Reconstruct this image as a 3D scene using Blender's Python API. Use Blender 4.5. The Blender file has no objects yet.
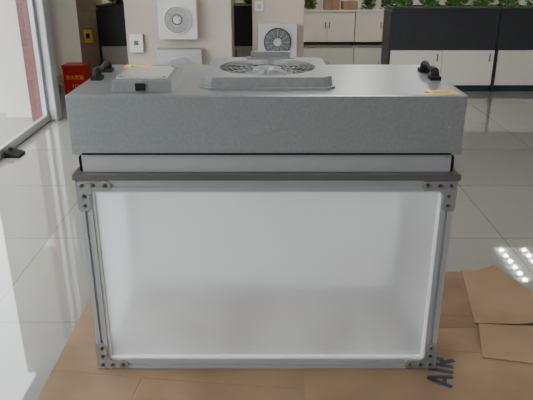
import bpy, bmesh, math, random
from mathutils import Vector, Matrix, Euler
random.seed(7)
C = bpy.context.scene.collection
pi = math.pi

# ------------------------------------------------------------ materials
def mat(name, col, rough=0.5, metal=0.0, var=0.0, scale=20.0, bump=0.0, spec=0.5, stretch=(1,1,1), rvar=0.0):
    m = bpy.data.materials.new(name); m.use_nodes = True
    nt = m.node_tree; b = nt.nodes["Principled BSDF"]
    b.inputs["Roughness"].default_value = rough
    b.inputs["Metallic"].default_value = metal
    b.inputs["Specular IOR Level"].default_value = spec
    tc = nt.nodes.new("ShaderNodeTexCoord"); mp = nt.nodes.new("ShaderNodeMapping")
    mp.inputs["Scale"].default_value = stretch
    nt.links.new(tc.outputs["Object"], mp.inputs["Vector"])
    n = nt.nodes.new("ShaderNodeTexNoise"); n.inputs["Scale"].default_value = scale
    n.inputs["Detail"].default_value = 4
    nt.links.new(mp.outputs["Vector"], n.inputs["Vector"])
    r = nt.nodes.new("ShaderNodeValToRGB")
    r.color_ramp.elements[0].position = 0.3; r.color_ramp.elements[1].position = 0.7
    r.color_ramp.elements[0].color = (*[max(0, c*(1-var)) for c in col], 1)
    r.color_ramp.elements[1].color = (*[min(1, c*(1+var)) for c in col], 1)
    nt.links.new(n.outputs["Fac"], r.inputs["Fac"]); nt.links.new(r.outputs["Color"], b.inputs["Base Color"])
    if rvar:
        mr = nt.nodes.new("ShaderNodeMapRange")
        mr.inputs["To Min"].default_value = rough-rvar; mr.inputs["To Max"].default_value = rough+rvar
        nt.links.new(n.outputs["Fac"], mr.inputs["Value"]); nt.links.new(mr.outputs["Result"], b.inputs["Roughness"])
    if bump:
        bp = nt.nodes.new("ShaderNodeBump"); bp.inputs["Strength"].default_value = bump
        bp.inputs["Distance"].default_value = 0.002
        nt.links.new(n.outputs["Fac"], bp.inputs["Height"]); nt.links.new(bp.outputs["Normal"], b.inputs["Normal"])
    return m

def emis(name, col, s):
    m = bpy.data.materials.new(name); m.use_nodes = True
    b = m.node_tree.nodes["Principled BSDF"]
    b.inputs["Base Color"].default_value = (*col, 1)
    b.inputs["Emission Color"].default_value = (*col, 1); b.inputs["Emission Strength"].default_value = s
    return m

def cardmat(name, col, rot=0.12):
    m = mat(name, col, 0.75, 0, 0.13, 4, 0, spec=0.25)
    nt = m.node_tree; b = nt.nodes["Principled BSDF"]
    tc = nt.nodes.new("ShaderNodeTexCoord")
    wv = nt.nodes.new("ShaderNodeTexWave"); wv.inputs["Scale"].default_value = 45; wv.inputs["Distortion"].default_value = 0.6
    wv.bands_direction='X'
    mp = nt.nodes.new("ShaderNodeMapping"); mp.inputs["Rotation"].default_value=(0,0,rot); mp.inputs["Location"].default_value=(0.1,0.13,0)
    vo = nt.nodes.new("ShaderNodeTexBrick"); vo.inputs["Scale"].default_value = 1.0
    vo.inputs["Brick Width"].default_value=1.6; vo.inputs["Row Height"].default_value=0.42; vo.inputs["Mortar Size"].default_value=0.004
    vo.inputs["Mortar Smooth"].default_value=0.6; vo.offset=0.35
    n = nt.nodes.new("ShaderNodeTexNoise"); n.inputs["Scale"].default_value = 2.2; n.inputs["Detail"].default_value = 1
    b1 = nt.nodes.new("ShaderNodeBump"); b1.inputs["Strength"].default_value = 0.08; b1.inputs["Distance"].default_value=0.002
    b2 = nt.nodes.new("ShaderNodeBump"); b2.inputs["Strength"].default_value = 0.6; b2.inputs["Distance"].default_value=0.004; b2.invert=True
    b3 = nt.nodes.new("ShaderNodeBump"); b3.inputs["Strength"].default_value = 1.0; b3.inputs["Distance"].default_value=0.09
    for t in (wv,n): nt.links.new(tc.outputs["Object"], t.inputs["Vector"])
    nt.links.new(tc.outputs["Object"], mp.inputs["Vector"]); nt.links.new(mp.outputs[0], vo.inputs["Vector"])
    nt.links.new(wv.outputs["Fac"], b1.inputs["Height"]); nt.links.new(vo.outputs["Fac"], b2.inputs["Height"]); nt.links.new(n.outputs["Fac"], b3.inputs["Height"])
    nt.links.new(b1.outputs[0], b2.inputs["Normal"]); nt.links.new(b2.outputs[0], b3.inputs["Normal"]); nt.links.new(b3.outputs[0], b.inputs["Normal"])
    return m

M_galv = mat("galvanised_steel", (0.33,0.352,0.362), 0.32, 0.6, 0.07, 110, 0.0)
M_galv2 = mat("galvanised_steel_light", (0.345,0.36,0.362), 0.30, 0.6, 0.06, 80, 0.0)
M_hood = mat("galvanised_hood_steel", (0.34,0.36,0.37), 0.30, 0.65, 0.08, 50, 0.0)
M_alu = mat("anodised_aluminium", (0.40,0.42,0.445), 0.35, 0.5, 0.0, 10)
M_alul = mat("bright_aluminium", (0.36,0.38,0.395), 0.4, 0.4, 0.02, 10)
M_wire = mat("steel_wire", (0.42,0.43,0.44), 0.35, 0.5, 0.02, 10)
M_lidm = mat("pale_steel_lid", (0.52,0.535,0.54), 0.18, 0.3, 0.02, 10)
M_dsteel = mat("stainless_bar", (0.155,0.147,0.142), 0.28, 0.6, 0.0, 8)
M_brk = mat("bracket_steel", (0.36,0.37,0.38), 0.26, 0.65, 0.05, 70, 0.0)
M_bolt = mat("bolt_steel", (0.10,0.10,0.10), 0.35, 0.8, 0.1, 80)
M_black = mat("black_plastic", (0.008,0.008,0.009), 0.6, 0, 0.2, 60, spec=0.25)
M_foam = mat("black_foam", (0.01,0.01,0.01), 0.9, 0, 0.3, 90, spec=0.1)
M_ductshade = mat("painted_duct_shade", (0.008,0.008,0.009), 0.7, 0.0, 0.1, 30, spec=0.2)  # near-black colour standing for the shade inside the fan openings
M_vane = mat("fan_vane_steel", (0.10,0.105,0.11), 0.4, 0.5, 0.05, 30)
M_whitep = mat("white_trim", (0.88,0.89,0.90), 0.4, 0, 0.02, 30)
M_media = mat("white_filter_media", (0.88,0.88,0.88), 0.8, 0, 0.02, 30)
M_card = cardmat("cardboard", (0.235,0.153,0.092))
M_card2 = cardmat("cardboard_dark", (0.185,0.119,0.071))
M_card3 = cardmat("cardboard_light", (0.26,0.172,0.106), 0.5)
M_navy = mat("navy_print", (0.015,0.022,0.035), 0.7, 0, 0.2, 50)
M_yellow = mat("yellow_sticker", (0.85,0.60,0.04), 0.5, 0, 0.05, 50)
M_ink = mat("black_ink", (0.02,0.02,0.02), 0.6, 0, 0.1, 50)
M_wall = mat("cream_wall_paint", (0.58,0.555,0.50), 0.6, 0, 0.02, 4)
M_wallf = mat("grey_wall_paint", (0.45,0.45,0.44), 0.6, 0, 0.02, 4)
M_pill = mat("beige_pillar_paint", (0.39,0.345,0.28), 0.4, 0, 0.04, 3)
M_tan = mat("tan_stone", (0.38,0.30,0.21), 0.4, 0, 0.12, 12)
M_ceil = mat("ceiling_paint", (0.8,0.8,0.79), 0.8, 0, 0.02, 4)
M_cabk = mat("charcoal_laminate", (0.022,0.024,0.029), 0.4, 0, 0.1, 20, spec=0.4)
M_cabw = mat("cream_laminate", (0.52,0.49,0.44), 0.4, 0, 0.03, 5)
M_cabc = mat("warm_cream_laminate", (0.68,0.63,0.54), 0.4, 0, 0.03, 5)
M_red = mat("red_paint", (0.6,0.015,0.015), 0.35, 0, 0.05, 20)
M_redbr = mat("red_granite", (0.16,0.06,0.055), 0.4, 0, 0.2, 40)
M_frame = mat("door_frame_metal", (0.46,0.47,0.48), 0.35, 0.4, 0.03, 20)
M_leaf = mat("leaf_green", (0.08,0.21,0.04), 0.45, 0, 0.5, 14)
M_soil = mat("soil", (0.05,0.035,0.025), 0.9, 0, 0.3, 40)
M_fanw = mat("white_enamel", (0.56,0.55,0.52), 0.4, 0, 0.03, 20)
M_fanb = mat("beige_enamel", (0.49,0.475,0.435), 0.4, 0, 0.03, 20)
M_fang = mat("grey_enamel", (0.38,0.38,0.365), 0.4, 0, 0.03, 20)
M_fand = mat("dark_fan_plastic", (0.035,0.037,0.04), 0.45, 0, 0.1, 20)
M_road = mat("asphalt", (0.03,0.03,0.032), 0.85, 0, 0.15, 8)
M_kerb = mat("kerb_concrete", (0.14,0.14,0.135), 0.85, 0, 0.1, 8)
M_bld = mat("building_render", (0.30,0.31,0.30), 0.8, 0, 0.05, 2)
M_dglass = mat("dark_glazing", (0.05,0.06,0.065), 0.15, 0, 0.1, 2)
M_shrub = mat("shrub_leaf", (0.03,0.075,0.018), 0.5, 0, 0.5, 14)
M_lamp = emis("fill_lamp_panel", (1.0,0.98,0.95), 15.0)
M_tube = emis("lamp_tube", (1.0,0.98,0.95), 90.0)

def brickmat(name, c1, c2, mort, bw, rh, ms, rough, ior, loc=(0,0,0)):
    m = bpy.data.materials.new(name); m.use_nodes = True
    nt = m.node_tree; b = nt.nodes["Principled BSDF"]
    tc = nt.nodes.new("ShaderNodeTexCoord"); mp = nt.nodes.new("ShaderNodeMapping")
    mp.inputs["Location"].default_value = loc
    nt.links.new(tc.outputs["Object"], mp.inputs["Vector"])
    br = nt.nodes.new("ShaderNodeTexBrick"); br.offset = 0.0; br.squash = 1
    br.inputs["Scale"].default_value = 1.0
    br.inputs["Brick Width"].default_value = bw; br.inputs["Row Height"].default_value = rh
    br.inputs["Mortar Size"].default_value = ms; br.inputs["Mortar Smooth"].default_value = 0.1
    br.inputs["Color1"].default_value = (*c1,1); br.inputs["Color2"].default_value = (*c2,1)
    br.inputs["Mortar"].default_value = (*mort,1)
    nt.links.new(mp.outputs["Vector"], br.inputs["Vector"])
    n = nt.nodes.new("ShaderNodeTexNoise"); n.inputs["Scale"].default_value = 3; n.inputs["Detail"].default_value = 6
    nt.links.new(tc.outputs["Object"], n.inputs["Vector"])
    mx = nt.nodes.new("ShaderNodeMix"); mx.data_type = 'RGBA'; mx.blend_type = 'MULTIPLY'
    mx.inputs["Factor"].default_value = 0.12
    nt.links.new(br.outputs["Color"], mx.inputs[6]); nt.links.new(n.outputs["Color"], mx.inputs[7])
    nt.links.new(mx.outputs[2], b.inputs["Base Color"])
    b.inputs["Roughness"].default_value = rough; b.inputs["IOR"].default_value = ior
    return m
M_tile = brickmat("polished_tile",(0.265,0.258,0.232),(0.247,0.240,0.216),(0.11,0.105,0.093),0.8,0.8,0.0022,0.03,1.85,(0.35,0.25,0))
M_pave = brickmat("paving_slabs",(0.060,0.059,0.058),(0.038,0.038,0.038),(0.010,0.010,0.010),0.6,0.6,0.025,0.9,1.3)

def frosted(name, fr_refr, fr_trans, rr, cloudy=0.0):
    m = bpy.data.materials.new(name); m.use_nodes = True
    nt = m.node_tree; b = nt.nodes["Principled BSDF"]; o = nt.nodes["Material Output"]
    b.inputs["Base Color"].default_value = (0.93,0.95,0.97,1); b.inputs["Roughness"].default_value = 0.6
    tr = nt.nodes.new("ShaderNodeBsdfTranslucent"); tr.inputs["Color"].default_value = (0.97,0.98,1.0,1)
    rf = nt.nodes.new("ShaderNodeBsdfRefraction"); rf.inputs["Roughness"].default_value = rr; rf.inputs["IOR"].default_value = 1.12
    rf.inputs["Color"].default_value = (0.98,0.99,1.0,1)
    m1 = nt.nodes.new("ShaderNodeMixShader"); m1.inputs[0].default_value = fr_refr
    m2 = nt.nodes.new("ShaderNodeMixShader"); m2.inputs[0].default_value = fr_trans
    if cloudy:
        tc = nt.nodes.new("ShaderNodeTexCoord"); n = nt.nodes.new("ShaderNodeTexNoise"); n.inputs["Scale"].default_value=3.5; n.inputs["Detail"].default_value=2
        mr = nt.nodes.new("ShaderNodeMapRange"); mr.inputs["From Min"].default_value=0.3; mr.inputs["From Max"].default_value=0.7
        mr.inputs["To Min"].default_value=fr_trans-cloudy; mr.inputs["To Max"].default_value=fr_trans+cloudy
        nt.links.new(tc.outputs["Object"],n.inputs["Vector"]); nt.links.new(n.outputs["Fac"],mr.inputs["Value"]); nt.links.new(mr.outputs[0],m2.inputs[0])
    nt.links.new(tr.outputs[0], m1.inputs[1]); nt.links.new(rf.outputs[0], m1.inputs[2])
    nt.links.new(b.outputs[0], m2.inputs[1]); nt.links.new(m1.outputs[0], m2.inputs[2])
    nt.links.new(m2.outputs[0], o.inputs["Surface"])
    return m
M_frost = frosted("frosted_acrylic", 0.88, 0.66, 0.40, 0.12)
M_frost2 = frosted("frosted_acrylic_side", 0.5, 0.95, 0.55)

def glassmat():
    m = bpy.data.materials.new("window_glass"); m.use_nodes = True
    nt = m.node_tree; nt.nodes.remove(nt.nodes["Principled BSDF"]); o = nt.nodes["Material Output"]
    t = nt.nodes.new("ShaderNodeBsdfTransparent"); t.inputs[0].default_value = (0.93,0.96,0.95,1)
    g = nt.nodes.new("ShaderNodeBsdfGlossy"); g.inputs["Roughness"].default_value = 0.02
    lw = nt.nodes.new("ShaderNodeLayerWeight"); lw.inputs[0].default_value = 0.5
    p = nt.nodes.new("ShaderNodeMath"); p.operation='POWER'; p.inputs[1].default_value = 4
    q = nt.nodes.new("ShaderNodeMath"); q.operation='MULTIPLY_ADD'; q.inputs[1].default_value = 0.3; q.inputs[2].default_value = 0.04
    x = nt.nodes.new("ShaderNodeMixShader")
    nt.links.new(lw.outputs["Facing"], p.inputs[0]); nt.links.new(p.outputs[0], q.inputs[0])
    nt.links.new(q.outputs[0], x.inputs[0]); nt.links.new(t.outputs[0], x.inputs[1]); nt.links.new(g.outputs[0], x.inputs[2])
    nt.links.new(x.outputs[0], o.inputs["Surface"])
    return m
M_glass = glassmat()

# ------------------------------------------------------------ builders
WL = {}
def empty(name, loc, label=None, cat=None, group=None):
    e = bpy.data.objects.new(name, None); e.empty_display_size = 0.1
    e.location = loc; C.objects.link(e); WL[e] = Vector(loc)
    if label: e["label"] = label
    if cat: e["category"] = cat
    if group: e["group"] = group
    return e

def par(o, p):
    o.parent = p; o.matrix_parent_inverse = Matrix.Translation(-WL[p])

def finish(bm, name, m, parent=None, label=None, cat=None, kind=None, bevel=0.0, smooth=False, origin=None):
    xs = [v.co for v in bm.verts]
    if origin is None:
        mn = Vector((min(v.x for v in xs), min(v.y for v in xs), min(v.z for v in xs)))
        mx = Vector((max(v.x for v in xs), max(v.y for v in xs), max(v.z for v in xs)))
        origin = (mn+mx)/2
    origin = Vector(origin)
    bmesh.ops.translate(bm, verts=bm.verts, vec=-origin)
    bmesh.ops.recalc_face_normals(bm, faces=bm.faces)
    me = bpy.data.meshes.new(name); bm.to_mesh(me); bm.free()
    if smooth:
        for p in me.polygons: p.use_smooth = True
    me.materials.append(m)
    o = bpy.data.objects.new(name, me); o.location = origin; C.objects.link(o); WL[o] = origin
    if bevel:
        b = o.modifiers.new("bevel", "BEVEL"); b.width = bevel; b.segments = 2; b.limit_method = 'ANGLE'
    if label: o["label"] = label
    if cat: o["category"] = cat
    if kind: o["kind"] = kind
    if parent: par(o, parent)
    return o

def bbox(bm, x0,x1,y0,y1,z0,z1, M=None):
    r = bmesh.ops.create_cube(bm, size=1)
    for v in r['verts']:
        v.co = Vector((x0+(v.co.x+.5)*(x1-x0), y0+(v.co.y+.5)*(y1-y0), z0+(v.co.z+.5)*(z1-z0)))
        if M: v.co = M @ v.co
    return r['verts']

def bcyl(bm, c, r1, r2, h, seg=32, M=None, caps=True):
    r = bmesh.ops.create_cone(bm, cap_ends=caps, segments=seg, radius1=r1, radius2=r2, depth=h)
    for v in r['verts']:
        v.co = v.co + Vector(c)
        if M: v.co = M @ v.co
    return r['verts']

def btorus(bm, c, R, r, seg=40, sub=8, M=None):
    rings = []
    for i in range(seg):
        a = 2*pi*i/seg; ring = []
        for j in range(sub):
            b = 2*pi*j/sub
            co = Vector(((R+r*math.cos(b))*math.cos(a), (R+r*math.cos(b))*math.sin(a), r*math.sin(b)))+Vector(c)
            if M: co = M @ co
            ring.append(bm.verts.new(co))
        rings.append(ring)
    for i in range(seg):
        for j in range(sub):
            bm.faces.new((rings[i][j], rings[(i+1)%seg][j], rings[(i+1)%seg][(j+1)%sub], rings[i][(j+1)%sub]))

def box(name, d, m, **k):
    bm = bmesh.new(); bbox(bm, *d); return finish(bm, name, m, **k)

def annulus(bm, c, ri, ro, h, seg=48, M=None):
    L = []
    for i in range(seg):
        a = 2*pi*i/seg
        ci, si = math.cos(a), math.sin(a)
        q = []
        for (x,y,z) in ((ri*ci,ri*si,0),(ro*ci,ro*si,0),(ro*ci,ro*si,h),(ri*ci,ri*si,h)):
            co = Vector((x,y,z))+Vector(c)
            if M: co = M @ co
            q.append(bm.verts.new(co))
        L.append(q)
    for i in range(seg):
        A, B = L[i], L[(i+1)%seg]
        for j in range(4):
            bm.faces.new((A[j],B[j],B[(j+1)%4],A[(j+1)%4]))

def tube(bm, pts, r, seg=10):
    prev = None
    n = len(pts)
    for i,p in enumerate(pts):
        p = Vector(p)
        rr = r[i] if isinstance(r,(list,tuple)) else r
        d = (Vector(pts[min(i+1,n-1)])-Vector(pts[max(i-1,0)])).normalized()
        q = d.to_track_quat('Z','Y')
        ring = [bm.verts.new(p+q@Vector((rr*math.cos(2*pi*j/seg), rr*math.sin(2*pi*j/seg),0))) for j in range(seg)]
        if prev:
            for j in range(seg): bm.faces.new((prev[j],prev[(j+1)%seg],ring[(j+1)%seg],ring[j]))
        else: bm.faces.new(ring[::-1])
        prev = ring
    bm.faces.new(prev)

def profile(name, axis, c, L, s, parent, m=None, groove=0.010, gd=0.007, **k):
    """slotted aluminium extrusion, centred at c, length L along axis, section s, one deep slot per face"""
    h = s/2; g = groove/2
    side = [(-h,-h),(-g,-h),(-g,-h+gd),(g,-h+gd),(g,-h)]
    pts = []
    for q in range(4):
        a = q*pi/2
        for (x,y) in side: pts.append((x*math.cos(a)-y*math.sin(a), x*math.sin(a)+y*math.cos(a)))
    bm = bmesh.new()
    lo, hi = [], []
    for (u,v) in pts:
        for z,lst in ((-L/2,lo),(L/2,hi)):
            if axis=='z': co=(u,v,z)
            elif axis=='x': co=(z,u,v)
            else: co=(u,z,v)
            lst.append(bm.verts.new(Vector(co)+Vector(c)))
    n = len(pts)
    for i in range(n): bm.faces.new((lo[i],lo[(i+1)%n],hi[(i+1)%n],hi[i]))
    bm.faces.new(lo[::-1]); bm.faces.new(hi)
    return finish(bm, name, m or M_alu, parent=parent, **k)

# ------------------------------------------------------------ camera
cam = bpy.data.cameras.new("camera"); co = bpy.data.objects.new("camera", cam); C.objects.link(co)
cam.sensor_width = 36; cam.lens = 36*616/533
co.location = (0,0,1.391); co.rotation_euler = (math.radians(90-21.69), 0, 0)
cam.clip_start = 0.05
bpy.context.scene.camera = co

# ------------------------------------------------------------ room shell
S = "structure"
XR, YB, YF, H = 5.2, 12.5, -3.0, 3.0
box("floor", (-2.6,XR,YF,YB,-0.1,0), M_tile, kind=S, )
bpy.data.objects["floor"].data.transform(Matrix.Translation(bpy.data.objects["floor"].location)); bpy.data.objects["floor"].location=(0,0,0)
box("ceiling", (-2.6,XR,YF,YB,H,H+0.1), M_ceil, kind=S)
box("wall_back", (-2.6,XR,YB,YB+0.1,0,H), M_wall, kind=S)
box("wall_front", (-2.6,XR,YF-0.1,YF,0,H), M_wallf, kind=S)
box("wall_right", (XR,XR+0.1,YF,YB,0,H), M_wall, kind=S)
box("wall_left", (-2.7,-2.4,5.75,YB,0,H), M_wall, kind=S)
box("wall_left_front", (-2.1,-1.92,YF,-0.9,0,H), M_wallf, kind=S)  # unseen, solid instead of glass to keep daylight off the unit's front
box("wall_left_return", (-2.4,-1.98,5.56,5.75,0,H), M_wall, kind=S)
box("trim_1", (-2.00,-1.88,5.42,5.56,0,H), M_frame, kind=S, bevel=0.01)
box("trim_2", (-2.10,-2.00,5.40,5.56,0,H), M_redbr, kind=S)
box("baseboard_back", (-2.4,XR,YB-0.015,YB,0,0.1), M_cabk, kind=S)
box("baseboard_left", (-2.4,-2.385,5.75,YB-0.02,0,0.1), M_tan, kind=S)
box("trim_3", (-2.02,-1.92,-0.9,5.42,2.75,H), M_frame, kind=S)
ys = [-0.9, 1.2, 3.3, 5.42]
for i in range(3):
    a, b = ys[i], ys[i+1]
    bm = bmesh.new()
    bbox(bm,-1.99,-1.95,a+0.0,b,0.005,0.065); bbox(bm,-1.99,-1.95,a,b,2.69,2.75)
    bbox(bm,-1.99,-1.95,a,a+0.05,0.065,2.69); bbox(bm,-1.99,-1.95,b-0.05,b,0.065,2.69)
    e = finish(bm, "window_%d"%(i+1), M_frame, kind=S, bevel=0.003)
    bm = bmesh.new()
    bm.faces.new([bm.verts.new(p) for p in ((-1.97,a+0.05,0.065),(-1.97,b-0.05,0.065),(-1.97,b-0.05,2.69),(-1.97,a+0.05,2.69))])
    finish(bm, "pane", M_glass, parent=e)
# ceiling panels out of view, added to light the room
def fillpanel(x,y,w=0.6,l=1.2):
    e = empty("added_ceiling_light", (x,y,H), "white ceiling panel added out of view to light the room", "ceiling light", "added ceiling light panels")
    bm = bmesh.new()
    bbox(bm,x-w/2,x+w/2,y-l/2,y-l/2+0.03,H-0.03,H); bbox(bm,x-w/2,x+w/2,y+l/2-0.03,y+l/2,H-0.03,H)
    bbox(bm,x-w/2,x-w/2+0.03,y-l/2+0.03,y+l/2-0.03,H-0.03,H); bbox(bm,x+w/2-0.03,x+w/2,y-l/2+0.03,y+l/2-0.03,H-0.03,H)
    finish(bm,"lamp_frame",M_fanw,parent=e)
    bm = bmesh.new(); bbox(bm,x-w/2+0.03,x+w/2-0.03,y-l/2+0.03,y+l/2-0.03,H-0.015,H-0.002)
    finish(bm,"diffuser",M_lamp,parent=e)
for x,y in ((0.6,3.0),(3.2,1.6),(0.6,5.2),(-0.6,9.5),(1.4,9.3),(2.8,11.2),(0.6,-1.0)):  # includes one at the back added to brighten the low cabinets
    fillpanel(x,y)
# grille lamp whose tubes glint in the floor
gx,gy=4.08,8.25
e = empty("grille_light",(gx,gy,H),"square ceiling grille lamp with three bright tube rows","ceiling light")
bm = bmesh.new()
for i in range(4):
    bbox(bm,gx-0.55+i*0.36,gx-0.53+i*0.36,gy-0.6,gy+0.6,H-0.08,H)
for i in range(7):
    bbox(bm,gx-0.55,gx+0.55,gy-0.6+i*0.19,gy-0.53+i*0.19,H-0.08,H-0.005)
finish(bm,"louvre",M_fanw,parent=e)
for i in range(3):
    bm = bmesh.new(); bbox(bm,gx-0.38+i*0.36,gx-0.34+i*0.36,gy-0.57,gy+0.57,H-0.06,H-0.03)
    finish(bm,"tube_lamp",M_tube,parent=e)

# ------------------------------------------------------------ outside
box("trim_10", (-40,-2.15,-25,45,-0.3,-0.12), M_pave, kind=S)
box("trim_11", (-2.6,-2.15,YF,5.36,-0.12,-0.02), M_redbr, kind=S)
road = box("road", (-12,-4.5,-25,45,-0.12,-0.10), M_road, kind=S)
for i,yy in enumerate((2,8,14,20,26)):
    o = box("kerb_stone", (-4.5,-4.3,yy,yy+5.9,-0.12,0.03), M_kerb, label="grey stone kerb beside the asphalt road", cat="kerb", bevel=0.01)
    o["group"]="kerb stones along the road"
e = empty("building",(-22,20,-0.12),"grey rendered building with rows of dark windows","building")
box("facade", (-26,-18,-5,40,-0.12,14), M_bld, parent=e)  # raised beyond view to cut the bright sky reflected in the floor
for r in range(3):
    for i in range(8):
        box("window_pane", (-18.05,-17.98,-3+i*5.3,0+i*5.3,1+r*4,3.2+r*4), M_dglass, parent=e)

# ------------------------------------------------------------ cardboard on floor
def sheet(name, pts, z, th, m, label, lift=None):
    bm = bmesh.new()
    N = 24
    P=[Vector((p[0],p[1],z)) for p in pts]
    grid={}
    for i in range(N+1):
        for j in range(N+1):
            u,v=i/N,j/N
            c=(P[0]*(1-u)*(1-v)+P[1]*u*(1-v)+P[2]*u*v+P[3]*(1-u)*v)
            dz=0.0005*math.sin(7*u+3*v)+0.0003*math.sin(13*v)+0.0010
            if lift: dz+=lift(u,v)
            grid[i,j]=(bm.verts.new(c+Vector((0,0,th+dz))), bm.verts.new(c+Vector((0,0,max(0,dz-0.0012)))))
    for i in range(N):
        for j in range(N):
            a,b,c,d=grid[i,j],grid[i+1,j],grid[i+1,j+1],grid[i,j+1]
            bm.faces.new((a[0],b[0],c[0],d[0])); bm.faces.new((d[1],c[1],b[1],a[1]))
    for k in range(N):
        for (a,b) in ((grid[k,0],grid[k+1,0]),(grid[k+1,N],grid[k,N]),(grid[0,k+1],grid[0,k]),(grid[N,k],grid[N,k+1])):
            bm.faces.new((a[0],a[1],b[1],b[0]))
    return finish(bm,name,m,label=label,cat="cardboard sheet")
sheet("cardboard_sheet",[(-0.775,1.2),(0.1295,1.2),(0.1295,2.62),(-0.765,2.60)],0,0.004,M_card,"flat brown corrugated cardboard sheet under the unit")
sheet("cardboard_sheet",[(0.131,1.2),(1.30,1.2),(1.13,2.10),(0.131,2.10)],0,0.004,M_card,"flat brown cardboard sheet with dark blue printed letters")
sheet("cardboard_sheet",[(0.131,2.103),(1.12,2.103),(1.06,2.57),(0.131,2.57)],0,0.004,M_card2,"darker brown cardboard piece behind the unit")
sheet("cardboard_flap",[(0.84,2.125),(1.20,2.115),(1.06,2.56),(0.92,2.58)],0.0065,0.004,M_card3,"creased cardboard flap folded up at one edge",
      lift=lambda u,v: 0.09*max(0,u-0.45)**1.5)
sheet("cardboard_flap",[(0.80,1.90),(1.26,1.80),(1.19,2.05),(0.84,2.085)],0.0065,0.004,M_card3,"raised creased cardboard flap lying on the sheets",
      lift=lambda u,v: 0.035*max(0,v-0.3)+0.02*max(0,u-0.6))

def text(name, s, size, loc, rot, m, parent=None, sx=1.0, ext=0.0004, off=0.012):
    cu = bpy.data.curves.new(name,'FONT'); cu.body=s; cu.size=size; cu.extrude=ext; cu.align_x='CENTER'; cu.align_y='CENTER'
    cu.offset = size*off
    t = bpy.data.objects.new(name,cu); C.objects.link(t)
    bpy.context.view_layer.update()
    dg = bpy.context.evaluated_depsgraph_get(); me = bpy.data.meshes.new_from_object(t.evaluated_get(dg))
    bpy.data.objects.remove(t)
    me.transform(Matrix.Diagonal((sx,1,1,1))); me.transform(Euler(rot).to_matrix().to_4x4())
    me.materials.clear(); me.materials.append(m)
    o = bpy.data.objects.new(name,me); o.location=loc; C.objects.link(o); WL[o]=Vector(loc)
    if parent: par(o,parent)
    return o
cs = bpy.data.objects["cardboard_sheet.001"]
def stroke(bm,a,b,w,z=0.0):
    a=Vector((*a,0));b=Vector((*b,0)); d=(b-a).normalized(); n=Vector((-d.y,d.x,0))*w/2
    bm.faces.new([bm.verts.new(p+Vector((0,0,z))) for p in (a-n,b-n,b+n,a+n)])
bm=bmesh.new()
w_=0.26
stroke(bm,(0.0,0),(0.40,1),w_); stroke(bm,(0.80,0),(0.40,1),w_,0.002); stroke(bm,(0.15,0.32),(0.65,0.32),0.18,0.004)
stroke(bm,(1.15,0),(1.15,1),w_+0.02)
stroke(bm,(1.60,0),(1.60,1),w_+0.02); stroke(bm,(1.60,0.91),(2.05,0.91),0.18,0.002); stroke(bm,(1.60,0.5),(2.05,0.5),0.18,0.002)
stroke(bm,(2.10,0.97),(2.10,0.44),w_,0.004); stroke(bm,(1.80,0.5),(2.2,0.0),w_,0.006)
Mx=Matrix.Translation((0.640,1.735,0.0068))@Matrix.Rotation(math.radians(72),4,'Z')@Matrix.Diagonal((0.072,0.085,0.05,1))
bmesh.ops.transform(bm,matrix=Mx,verts=bm.verts)
finish(bm,"printed_letters",M_navy,parent=cs,label="bold dark navy printed letters AIR")

# ------------------------------------------------------------ aluminium enclosure
F = 1.838; DP=0.56; BK = F+DP; W = 0.602; MY=F+DP/2
z0 = 0.0070; zt = 0.728; s = 0.04
fr = empty("aluminium_frame_enclosure",(0,MY,z0),"slotted aluminium profile frame with frosted white front panel standing on cardboard","equipment frame")
for x in (-W+s/2, W-s/2):
    for y in (F+s/2, BK-s/2):
        profile("post",'z',(x,y,(z0+zt)/2),zt-z0,s,fr)
for y in (F+s/2, BK-s/2):
    for z in (z0+s/2, zt-s/2):
        profile("rail",'x',(0,y,z),2*(W-s),s,fr)
for x in (-W+s/2, W-s/2):
    for z in (z0+s/2, zt-s/2):
        profile("side_rail",'y',(x,MY,z),DP-2*s,s,fr)
px = W-s; pz0=z0+s; pz1=zt-s
bm=bmesh.new(); bbox(bm,-px+0.008,px-0.008,F+0.017,F+0.022,pz0+0.008,pz1-0.008)
finish(bm,"front_panel",M_frost,parent=fr,label="frosted translucent white front panel")
bm=bmesh.new()
bbox(bm,-px,px,F+0.008,F+0.026,pz1-0.008,pz1); bbox(bm,-px,px,F+0.008,F+0.026,pz0,pz0+0.008)
bbox(bm,-px,-px+0.008,F+0.008,F+0.026,pz0+0.008,pz1-0.008); bbox(bm,px-0.008,px,F+0.008,F+0.026,pz0+0.008,pz1-0.008)
finish(bm,"edge_trim",M_whitep,parent=fr,label="pale trim strip around the front panel")
for nm,d in (("side_panel",(-W+0.018,-W+0.022,F+s,BK-s,pz0,pz1)),("side_panel",(W-0.022,W-0.018,F+s,BK-s,pz0,pz1)),("rear_panel",(-px,px,BK-0.022,BK-0.018,pz0,pz1))):
    box(nm,d,M_frost2,parent=fr)
def lplate(sx, zc, dz):
    """shaped L plate with clipped ends and an inner gusset corner, plus a side wing"""
    o = W+0.006
    out = [(o,0.002),(o,0.098),(o-0.008,0.107),(W-0.026,0.107),(W-0.036,0.098),(W-0.036,0.052),(W-0.052,0.036),(W-0.098,0.036),(W-0.107,0.027),(W-0.107,0.010),(W-0.098,0.002)]
    bm=bmesh.new()
    A=[bm.verts.new((sx*a,F-0.003,zc+dz*b)) for a,b in out]; B=[bm.verts.new((sx*a,F,zc+dz*b)) for a,b in out]
    bm.faces.new(A); bm.faces.new(B[::-1])
    n=len(out)
    for i in range(n): bm.faces.new((A[i],A[(i+1)%n],B[(i+1)%n],B[i]))
    xs=sorted((sx*W,sx*o)); zs=sorted((zc+dz*0.002,zc+dz*0.098))
    bbox(bm,xs[0],xs[1],F,F+0.05,zs[0],zs[1])
    return bm
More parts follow.
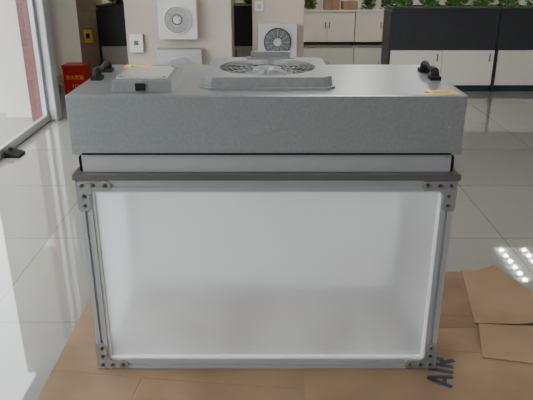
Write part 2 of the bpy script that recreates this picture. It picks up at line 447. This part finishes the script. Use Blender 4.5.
for sx in (-1,1):
    for top in (1,0):
        zc = zt if top else z0; dz = -1 if top else 1
        b=finish(lplate(sx,zc,dz),"corner_bracket",M_brk,parent=fr,bevel=0.0007,label="shaped steel corner bracket with dark bolts")
        for (ox,oz) in ((0.015,0.018),(0.05,0.018),(0.088,0.018),(0.018,0.055),(0.018,0.088)):
            bm=bmesh.new()
            M=Matrix.Translation((sx*(W-ox),F-0.005,zc+dz*oz))@Matrix.Rotation(pi/2,4,'X')
            bcyl(bm,(0,0,0),0.005,0.005,0.005,6,M); bcyl(bm,(0,0,-0.0005),0.0065,0.0065,0.002,16,M)
            finish(bm,"bolt",M_bolt,parent=b)
bm=bmesh.new()
T=0.613
bbox(bm,-T,T,F-0.011,F+0.03,0.7295,0.7500); bbox(bm,-T,T,BK-0.03,BK+0.011,0.7295,0.7500)
bbox(bm,-T,-T+0.04,F+0.03,BK-0.03,0.7285,0.7500); bbox(bm,T-0.04,T,F+0.03,BK-0.03,0.7285,0.7500)
finish(bm,"top_bar",M_dsteel,parent=fr,bevel=0.0015,label="dark stainless bar ring around the top")

# ------------------------------------------------------------ fan filter unit
fu = empty("fan_filter_unit",(0,MY,0.7505),"galvanised steel fan filter unit resting on the aluminium frame","fan filter unit")
box("filter_frame",(-0.583,0.583,F+0.014,BK-0.014,0.7505,0.808),M_alul,parent=fu,bevel=0.001,label="pale aluminium filter frame")
box("filter_media",(-0.56,0.56,F+0.035,BK-0.035,0.745,0.7504),M_media,parent=fu,label="white pleated filter media under the unit")
for sx in (-1,1):
    xs=sorted((sx*0.584,sx*0.594))
    bm=bmesh.new(); bbox(bm,xs[0],xs[1],F+0.018,F+0.055,0.7505,0.800)
    finish(bm,"foam_block",M_foam,parent=fu,bevel=0.003)
bm=bmesh.new(); bbox(bm,-0.588,0.588,F+0.010,BK-0.008,0.8081,0.8115)
finish(bm,"gasket",M_foam,parent=fu,label="black rubber gasket")
HW=0.607
bm=bmesh.new()
bbox(bm,-HW,HW,F,BK,0.8117,0.998)
hs=finish(bm,"housing",M_galv,parent=fu,bevel=0.003)
bm=bmesh.new(); bbox(bm,-HW+0.006,HW-0.006,F+0.006,BK-0.006,0.998,0.9995)
finish(bm,"lid",M_galv2,parent=hs,bevel=0.0005)
bm=bmesh.new(); bbox(bm,-0.575,0.575,F-0.0015,F-0.0002,0.8125,0.8175)
finish(bm,"seam_strip",M_foam,parent=hs,label="thin dark seam along the lower edge")
for x in (-0.56,-0.28,0.0,0.28,0.56):
    bm=bmesh.new(); bcyl(bm,(0,0,0),0.003,0.002,0.0025,12,Matrix.Translation((x,F-0.001,0.90))@Matrix.Rotation(pi/2,4,'X'))
    finish(bm,"rivet",M_galv2,parent=hs)
# control box
cb=[-0.475,-0.290,1.882,2.12]
bm=bmesh.new(); vs=bbox(bm,cb[0],cb[1],cb[2],cb[3],0.9998,1.036)
for v in vs:
    if v.co.z>1.02: v.co.x += 0.003*(1 if v.co.x<-0.38 else -1)
c=finish(bm,"control_box",M_galv2,parent=fu,bevel=0.001,label="pale grey electrical control box")
bm=bmesh.new(); bbox(bm,cb[0]+0.014,cb[1]-0.014,cb[2]+0.012,cb[3]-0.02,1.0362,1.043)
finish(bm,"cover",M_lidm,parent=c,bevel=0.0015,label="pale shiny raised lid")
bm=bmesh.new(); bbox(bm,-0.402,-0.372,cb[2]-0.008,cb[2],1.005,1.027)
finish(bm,"switch",M_black,parent=c,bevel=0.002)
for (x,y) in ((-0.450,1.906),(-0.315,1.906),(-0.450,2.085),(-0.315,2.085)):
    bm=bmesh.new(); bcyl(bm,(x,y,1.044),0.004,0.004,0.002,12); finish(bm,"screw",M_bolt,parent=c)
bm=bmesh.new(); bbox(bm,-0.535,-0.44,2.32,2.385,0.9996,1.0003)
finish(bm,"rating_sticker",M_yellow,parent=fu,label="small yellow label")

# inlet hood: stepped plate - flange, slanted wall, clipped-corner top with recessed opening
cx,cy=0.003,2.125
def inlet(bm):
    hw=0.214; ch=0.03
    angs=set(round(2*pi*i/64,6) for i in range(64))
    ca=math.atan2(hw-ch,hw)
    for q in range(4):
        angs.add(round((q*pi/2+ca)%(2*pi),6)); angs.add(round((q*pi/2-ca)%(2*pi),6))
    angs=sorted(angs); seg=len(angs)
    spec=((1.0,0.9998),(1.0,1.0060),(0.965,1.0063),(0.945,1.0370))
    lay=[[] for _ in range(len(spec)+2)]
    for an in angs:
        ci,si=math.cos(an),math.sin(an)
        k=min(hw/max(abs(ci),abs(si)), (2*hw-ch)/(abs(ci)+abs(si)))
        for li,(f,z) in enumerate(spec):
            lay[li].append(bm.verts.new((cx+k*f*ci,cy+k*f*si,z)))
        lay[-2].append(bm.verts.new((cx+0.164*ci,cy+0.164*si,1.037)))
        lay[-1].append(bm.verts.new((cx+0.162*ci,cy+0.162*si,1.001)))
    for i in range(seg):
        j=(i+1)%seg
        for li in range(len(lay)-1):
            bm.faces.new((lay[li][i],lay[li][j],lay[li+1][j],lay[li+1][i]))
bm=bmesh.new(); inlet(bm)
ih=finish(bm,"inlet_hood",M_hood,parent=fu,label="raised galvanised air inlet plate with clipped corners")
bm=bmesh.new(); bcyl(bm,(cx,cy,1.0008),0.161,0.161,0.001,48)
finish(bm,"duct_shade_disc",M_ductshade,parent=ih)  # dark disc puts the shade of the inlet recess into colour

def fan(bmG,bmI,bmH,M,R,z,zd=0.026,nv=28,dome=0.0,nr=7,wr=0.0012,ns=8):
    for i in range(nr): btorus(bmG,(0,0,z+dome*(1-(i/(nr-1)))),R*(0.34+i*0.66/(nr-1)),wr,40,6,M)
    for i in range(ns):
        a=2*pi*i/ns
        Mr=M@Matrix.Rotation(a,4,'Z')
        bbox(bmG,R*0.3,R*1.0,-wr*1.2,wr*1.2,z-0.003,z-0.0005,Mr)
    for i in range(nv):
        Mr=M@Matrix.Rotation(2*pi*i/nv,4,'Z')@Matrix.Translation((R*0.76,0,0))@Matrix.Rotation(math.radians(30),4,'Z')
        bbox(bmI,-R*0.22,R*0.18,-0.0022,0.0022,z-zd,z-0.014 if zd>0.02 else z-0.010,Mr)
    annulus(bmI,(0,0,z-zd-0.001),R*0.45,R*0.97,0.0015,40,M)
    bcyl(bmH,(0,0,z-0.013),R*0.34,R*0.30,0.024,32,M)
    bcyl(bmH,(0,0,z+0.0015),R*0.2,R*0.17,0.004,32,M)
G,I,Hh=bmesh.new(),bmesh.new(),bmesh.new()
fan(G,I,Hh,Matrix.Translation((cx,cy,0)),0.162,1.034,0.0295,14,0.003,7,0.0012,12)
finish(G,"wire_guard",M_wire,parent=ih,smooth=True,label="wire finger guard with concentric rings and radial spokes")
finish(I,"impeller",M_vane,parent=ih,label="grey bladed fan wheel")
finish(Hh,"fan_hub",M_hood,parent=ih)
bm=bmesh.new(); bbox(bm,cx-0.06,cx+0.085,cy+0.172,cy+0.19,1.0375,1.062); bbox(bm,cx-0.075,cx+0.10,cy+0.168,cy+0.195,1.0372,1.041)
finish(bm,"cable_box",M_galv2,parent=ih,bevel=0.001)

# side handles
def handle(x,y0,y1):
    bm=bmesh.new()
    z=1.0
    pts=[(x,y0,z),(x,y0,z+0.018),(x,y0+0.006,z+0.027),(x,y0+0.02,z+0.030),(x,(y0+y1)/2,z+0.026),(x,y1-0.02,z+0.030),(x,y1-0.006,z+0.027),(x,y1,z+0.018),(x,y1,z)]
    tube(bm,pts,[0.016,0.0155,0.0145,0.011,0.007,0.011,0.0145,0.0155,0.016],12)
    bbox(bm,x-0.018,x+0.018,y0-0.022,y0+0.02,0.9985,1.012); bbox(bm,x-0.018,x+0.018,y1-0.02,y1+0.022,0.9985,1.012)
    finish(bm,"handle",M_black,parent=fu,smooth=False,bevel=0.001,label="black plastic carrying handle")
for x in (-0.572,0.568): 
    handle(x,2.09,2.24)
# yellow sticker
bm=bmesh.new(); bbox(bm,0.475,0.585,1.852,1.905,0.9996,1.0001)
st=finish(bm,"warning_sticker",M_yellow,parent=fu,label="yellow warning sticker with small black print")
bm=bmesh.new()
for i,(a,b) in enumerate(((0.51,0.575),(0.51,0.56),(0.51,0.57))):
    bbox(bm,a,b,1.861+i*0.012,1.865+i*0.012,1.0001,1.0004)
v=[bm.verts.new(p) for p in ((0.48,1.865,1.0004),(0.503,1.865,1.0004),(0.4915,1.89,1.0004))]; bm.faces.new(v)
finish(bm,"sticker_print",M_ink,parent=st)

# ------------------------------------------------------------ pillars and background things
box("wall_pillar", (-1.33,-0.33,6.0,6.5,0,H-0.001), M_pill, kind=S, bevel=0.004)
box("wall_partition", (-0.14,0.37,6.3,6.7,0,H-0.001), M_pill, kind=S, bevel=0.004)
box("wall_column", (-2.10,-1.88,7.1,7.4,0,H-0.001), M_tan, kind=S, bevel=0.004)
def wallfan(name,xc,zc,w,h,yf,R,mframe,mblade,label,mring,nv=28):
    dp=0.12
    e=empty(name,(xc,yf,zc-h/2),label,"fan unit")
    bm=bmesh.new(); M=Matrix.Translation((xc,yf-dp-0.02,zc))@Matrix.Rotation(pi/2,4,'X')
    bbox(bm,xc-w/2,xc+w/2,yf-dp,yf-0.001,zc-h/2,zc+h/2)
    finish(bm,"casing",mframe,parent=e,bevel=0.006)
    bm=bmesh.new(); annulus(bm,(0,0,-0.02),R,R*1.12,0.022,48,M)
    finish(bm,"fan_ring",mring,parent=e)
    bm=bmesh.new(); annulus(bm,(0,0,-0.0195),0.001,R,0.002,48,M)
    finish(bm,"duct_shade_disc",M_ductshade,parent=e)  # dark disc paints the shade behind the blades
    G,I,Hh=bmesh.new(),bmesh.new(),bmesh.new()
    fan(G,I,Hh,M@Matrix.Translation((0,0,0.004)),R,0.008,0.018,nv,0,8,0.0016,12)
    finish(G,"wire_guard",M_alul,parent=e); finish(I,"impeller",mblade,parent=e); finish(Hh,"fan_hub",mframe,parent=e)
wallfan("wall_fan_unit",-0.82,0.84,0.36,0.36,6.0,0.115,M_fanb,M_fanb,"white square fan unit mounted on the beige pillar",M_fanw)
wallfan("wall_fan_unit",-0.82,0.36,0.43,0.42,6.0,0.13,M_galv2,M_galv2,"silver fan unit mounted below the white one on the pillar",M_galv2)
wallfan("wall_fan_unit",0.108,0.60,0.38,0.33,6.3,0.12,M_fang,M_vane,"grey fan unit with dark fan wheel on the narrow pillar",M_fand,16)
e=empty("switch_box",(-1.23,6.0,0.52),"small white electrical switch box on the pillar","switch box")
box("casing",(-1.295,-1.165,5.95,5.999,0.53,0.70),M_fanw,parent=e,bevel=0.006)
box("switch",(-1.25,-1.21,5.94,5.95,0.60,0.64),M_bolt,parent=e,bevel=0.002)
e=empty("socket_plate",(-0.07,6.3,0.86),"small white socket plate on the narrow pillar","socket")
box("plate",(-0.115,-0.03,6.285,6.299,0.88,0.97),M_fanw,parent=e,bevel=0.003)
box("socket_face",(-0.09,-0.055,6.281,6.285,0.905,0.945),M_galv2,parent=e)
e=empty("yellow_box",(-1.99,7.1,0.45),"small yellow device box fixed on the tan column","box")
box("casing",(-2.03,-1.94,7.04,7.0995,0.48,0.62),M_yellow,parent=e,bevel=0.006)
box("switch",(-2.005,-1.965,7.03,7.04,0.53,0.58),M_black,parent=e,bevel=0.003)

def plant_mesh():
    bm=bmesh.new()
    for i in range(300):
        a=random.uniform(0,2*pi); r=0.10*math.sqrt(random.random()); h=random.uniform(0.0,0.24)
        L=random.uniform(0.04,0.06); w=L*0.4
        M=Matrix.Translation((r*math.cos(a),r*math.sin(a),h))@Matrix.Rotation(a,4,'Z')@Matrix.Rotation(random.uniform(-1.1,-0.05),4,'Y')@Matrix.Rotation(random.uniform(-.6,.6),4,'X')
        pts=[(0,0,0),(L*.35,w,0.005),(L*.7,w*.7,0.0),(L,0,0),(L*.7,-w*.7,0),(L*.35,-w,0.005)]
        co=[M@Vector(p) for p in pts]
        for c_ in co: c_.z=max(c_.z,0.001)
        bm.faces.new([bm.verts.new(p) for p in co])
    return bm
def make_plant(mleaf):
    e=empty("potted_plant" if mleaf is M_leaf else "shrub",(0,0,0))
    bm=plant_mesh(); f=finish(bm,"foliage",mleaf,parent=e,origin=(0,0,0))
    bm=bmesh.new()
    for i in range(9):
        a=i*0.7; tube(bm,[(0.01*math.cos(a),0.01*math.sin(a),0.0),(0.03*math.cos(a),0.03*math.sin(a),0.07),(0.06*math.cos(a),0.06*math.sin(a),0.17)],0.003,5)
    st=finish(bm,"stem",mleaf,parent=e,origin=(0,0,0))
    return (e,[f,st])
bases={}
def place_plants(lst, group, z, sc=1.0, lab=None, ml=M_leaf, cat="plant"):
    for (x,y) in lst:
        if ml not in bases:
            bases[ml]=make_plant(ml); n=bases[ml][0]
        else:
            n=bases[ml][0].copy(); C.objects.link(n)
            for c_ in bases[ml][1]:
                d=c_.copy(); C.objects.link(d); d.parent=n
        n.location=(x,y,z); n.rotation_euler=(0,0,random.uniform(0,6)); k=random.uniform(0.92,1.0)*sc; n.scale=(k,k,k)
        n["label"]=lab or ("leafy green plant growing in a black planter cabinet" if z>0.7 else "leafy green plant on the low cream cabinets")
        n["category"]=cat; n["group"]=group

def cabinet(x0,x1,y0,depth,doors,ztop=0.88,zmid=0.45,label="charcoal planter cabinet with pale grey doors"):
    e=empty("planter_cabinet",((x0+x1)/2,y0+depth/2,0),label,"cabinet")
    box("plinth",(x0+0.01,x1-0.01,y0+0.03,y0+depth,0,0.07),M_cabk,parent=e)
    box("body",(x0,x1,y0+0.02,y0+depth,0.07,zmid),M_cabw,parent=e)
    bm=bmesh.new()
    bbox(bm,x0,x1,y0,y0+0.02,zmid,ztop); bbox(bm,x0,x1,y0+depth-0.02,y0+depth,zmid,ztop)
    bbox(bm,x0,x0+0.02,y0+0.02,y0+depth-0.02,zmid,ztop); bbox(bm,x1-0.02,x1,y0+0.02,y0+depth-0.02,zmid,ztop)
    bbox(bm,x0+0.02,x1-0.02,y0+0.02,y0+depth-0.02,zmid,ztop-0.06)
    bbox(bm,x0-0.01,x1+0.01,y0-0.012,y0+0.03,ztop-0.03,ztop)
    finish(bm,"planter_trough",M_cabk,parent=e,bevel=0.002)
    box("soil",(x0+0.02,x1-0.02,y0+0.03,y0+depth-0.02,ztop-0.06,ztop-0.01),M_soil,parent=e)
    box("end_panel",(x0-0.02,x0-0.001,y0-0.006,y0+depth,0,ztop-0.04),M_cabk,parent=e)
    w=(x1-x0)/doors
    for i in range(doors):
        d=box("door",(x0+i*w+0.004,x0+(i+1)*w-0.004,y0,y0+0.019,0.075,zmid-0.006),M_cabw,parent=e,bevel=0.002)
        box("handle",(x0+i*w+w-0.06,x0+i*w+w-0.045,y0-0.012,y0,0.33,0.41),M_brk,parent=d)
cabinet(1.32,2.44,6.69,0.4,2); cabinet(2.47,3.60,6.69,0.4,2); cabinet(3.63,4.75,6.69,0.4,2)
cabinet(-1.84,-0.80,7.0,0.4,2); cabinet(-0.77,0.2,7.0,0.4,2)
place_plants([(1.44+i*0.285,6.84) for i in range(12)],"plants in the long planter",0.8805,0.98)
place_plants([(-1.65+i*0.3,7.19) for i in range(6)],"plants in the planter behind the pillars",0.8805)
place_plants([(-3.34,8.0),(-4.0,9.9)],"shrubs beside the paving outside",-0.12,1.8,"round green shrub growing beside the paving outside",M_shrub,"shrub")
def lowcab(x0,x1,y0):
    e=empty("low_cabinet",((x0+x1)/2,y0+0.22,0),"low cream cabinet with two doors against the far wall","cabinet","low cream cabinets")
    box("body",(x0,x1,y0+0.02,y0+0.45,0.05,0.53),M_cabc,parent=e)
    box("plinth",(x0+0.01,x1-0.01,y0+0.04,y0+0.45,0,0.05),M_cabk,parent=e)
    box("worktop",(x0-0.004,x1+0.004,y0-0.01,y0+0.45,0.53,0.55),M_fanw,parent=e)
    w=(x1-x0)/2
    for i in range(2):
        d=box("door",(x0+i*w+0.003,x0+(i+1)*w-0.003,y0,y0+0.019,0.055,0.527),M_cabc,parent=e,bevel=0.002)
        hx = x0+w-0.04 if i==0 else x0+w+0.025
        box("handle",(hx,hx+0.015,y0-0.014,y0,0.27,0.37),M_brk,parent=d)
for i in range(3): lowcab(0.55+i*0.91,1.45+i*0.91,10.46)
place_plants([(0.72,10.7),(1.70,10.7),(2.01,10.68),(2.32,10.68)],"plants on the low cabinets",0.552)
for (x0,x1,h) in ((0.95,1.2,0.2),(1.25,1.5,0.13)):
    e=empty("cardboard_box",((x0+x1)/2,10.68,0.551),"small brown cardboard box on the low cabinet","box")
    box("carton",(x0,x1,10.56,10.82,0.551,0.551+h),M_card3,parent=e,bevel=0.002)
    box("tape",((x0+x1)/2-0.02,(x0+x1)/2+0.02,10.559,10.821,0.552,0.5515+h),M_card,parent=e)

# red fire extinguisher box
e=empty("fire_extinguisher_box",(-2.02,6.6,0),"red metal fire extinguisher box with yellow lettering on the floor","fire extinguisher box")
b=box("casing",(-2.14,-1.895,6.5,6.7,0.0,0.28),M_red,parent=e,bevel=0.006)
box("lid",(-2.145,-1.89,6.49,6.705,0.281,0.32),M_red,parent=e,bevel=0.006)
text("lettering","灭火器箱",0.048,(-2.018,6.499,0.19),(pi/2,0,0),M_yellow,parent=b)
text("lettering","119",0.05,(-2.018,6.499,0.10),(pi/2,0,0),M_fanw,parent=b)
# black door stop by the glass
e=empty("door_stop",(-1.86,4.4,0),"black rubber door stop on the floor beside the glass","door stop")
bm=bmesh.new(); vs=bbox(bm,-1.93,-1.82,4.33,4.46,0.0,0.05)
for v in vs:
    if v.co.z>0.03 and v.co.x>-1.87: v.co.z=0.015
finish(bm,"wedge",M_black,parent=e,bevel=0.004)
bm=bmesh.new(); bcyl(bm,(-1.905,4.395,0.055),0.016,0.014,0.02,16); finish(bm,"knob",M_black,parent=e)

# ------------------------------------------------------------ world
w=bpy.data.worlds.new("world"); bpy.context.scene.world=w; w.use_nodes=True
nt=w.node_tree; bg=nt.nodes["Background"]
sky=nt.nodes.new("ShaderNodeTexSky"); sky.sky_type='HOSEK_WILKIE'; sky.turbidity=8; sky.sun_direction=(-0.3,-0.5,0.8)
mx=nt.nodes.new("ShaderNodeMix"); mx.data_type='RGBA'; mx.inputs["Factor"].default_value=0.85
nt.links.new(sky.outputs[0],mx.inputs[6]); mx.inputs[7].default_value=(0.97,0.98,1.0,1)
nt.links.new(mx.outputs[2],bg.inputs[0]); bg.inputs[1].default_value=9.5
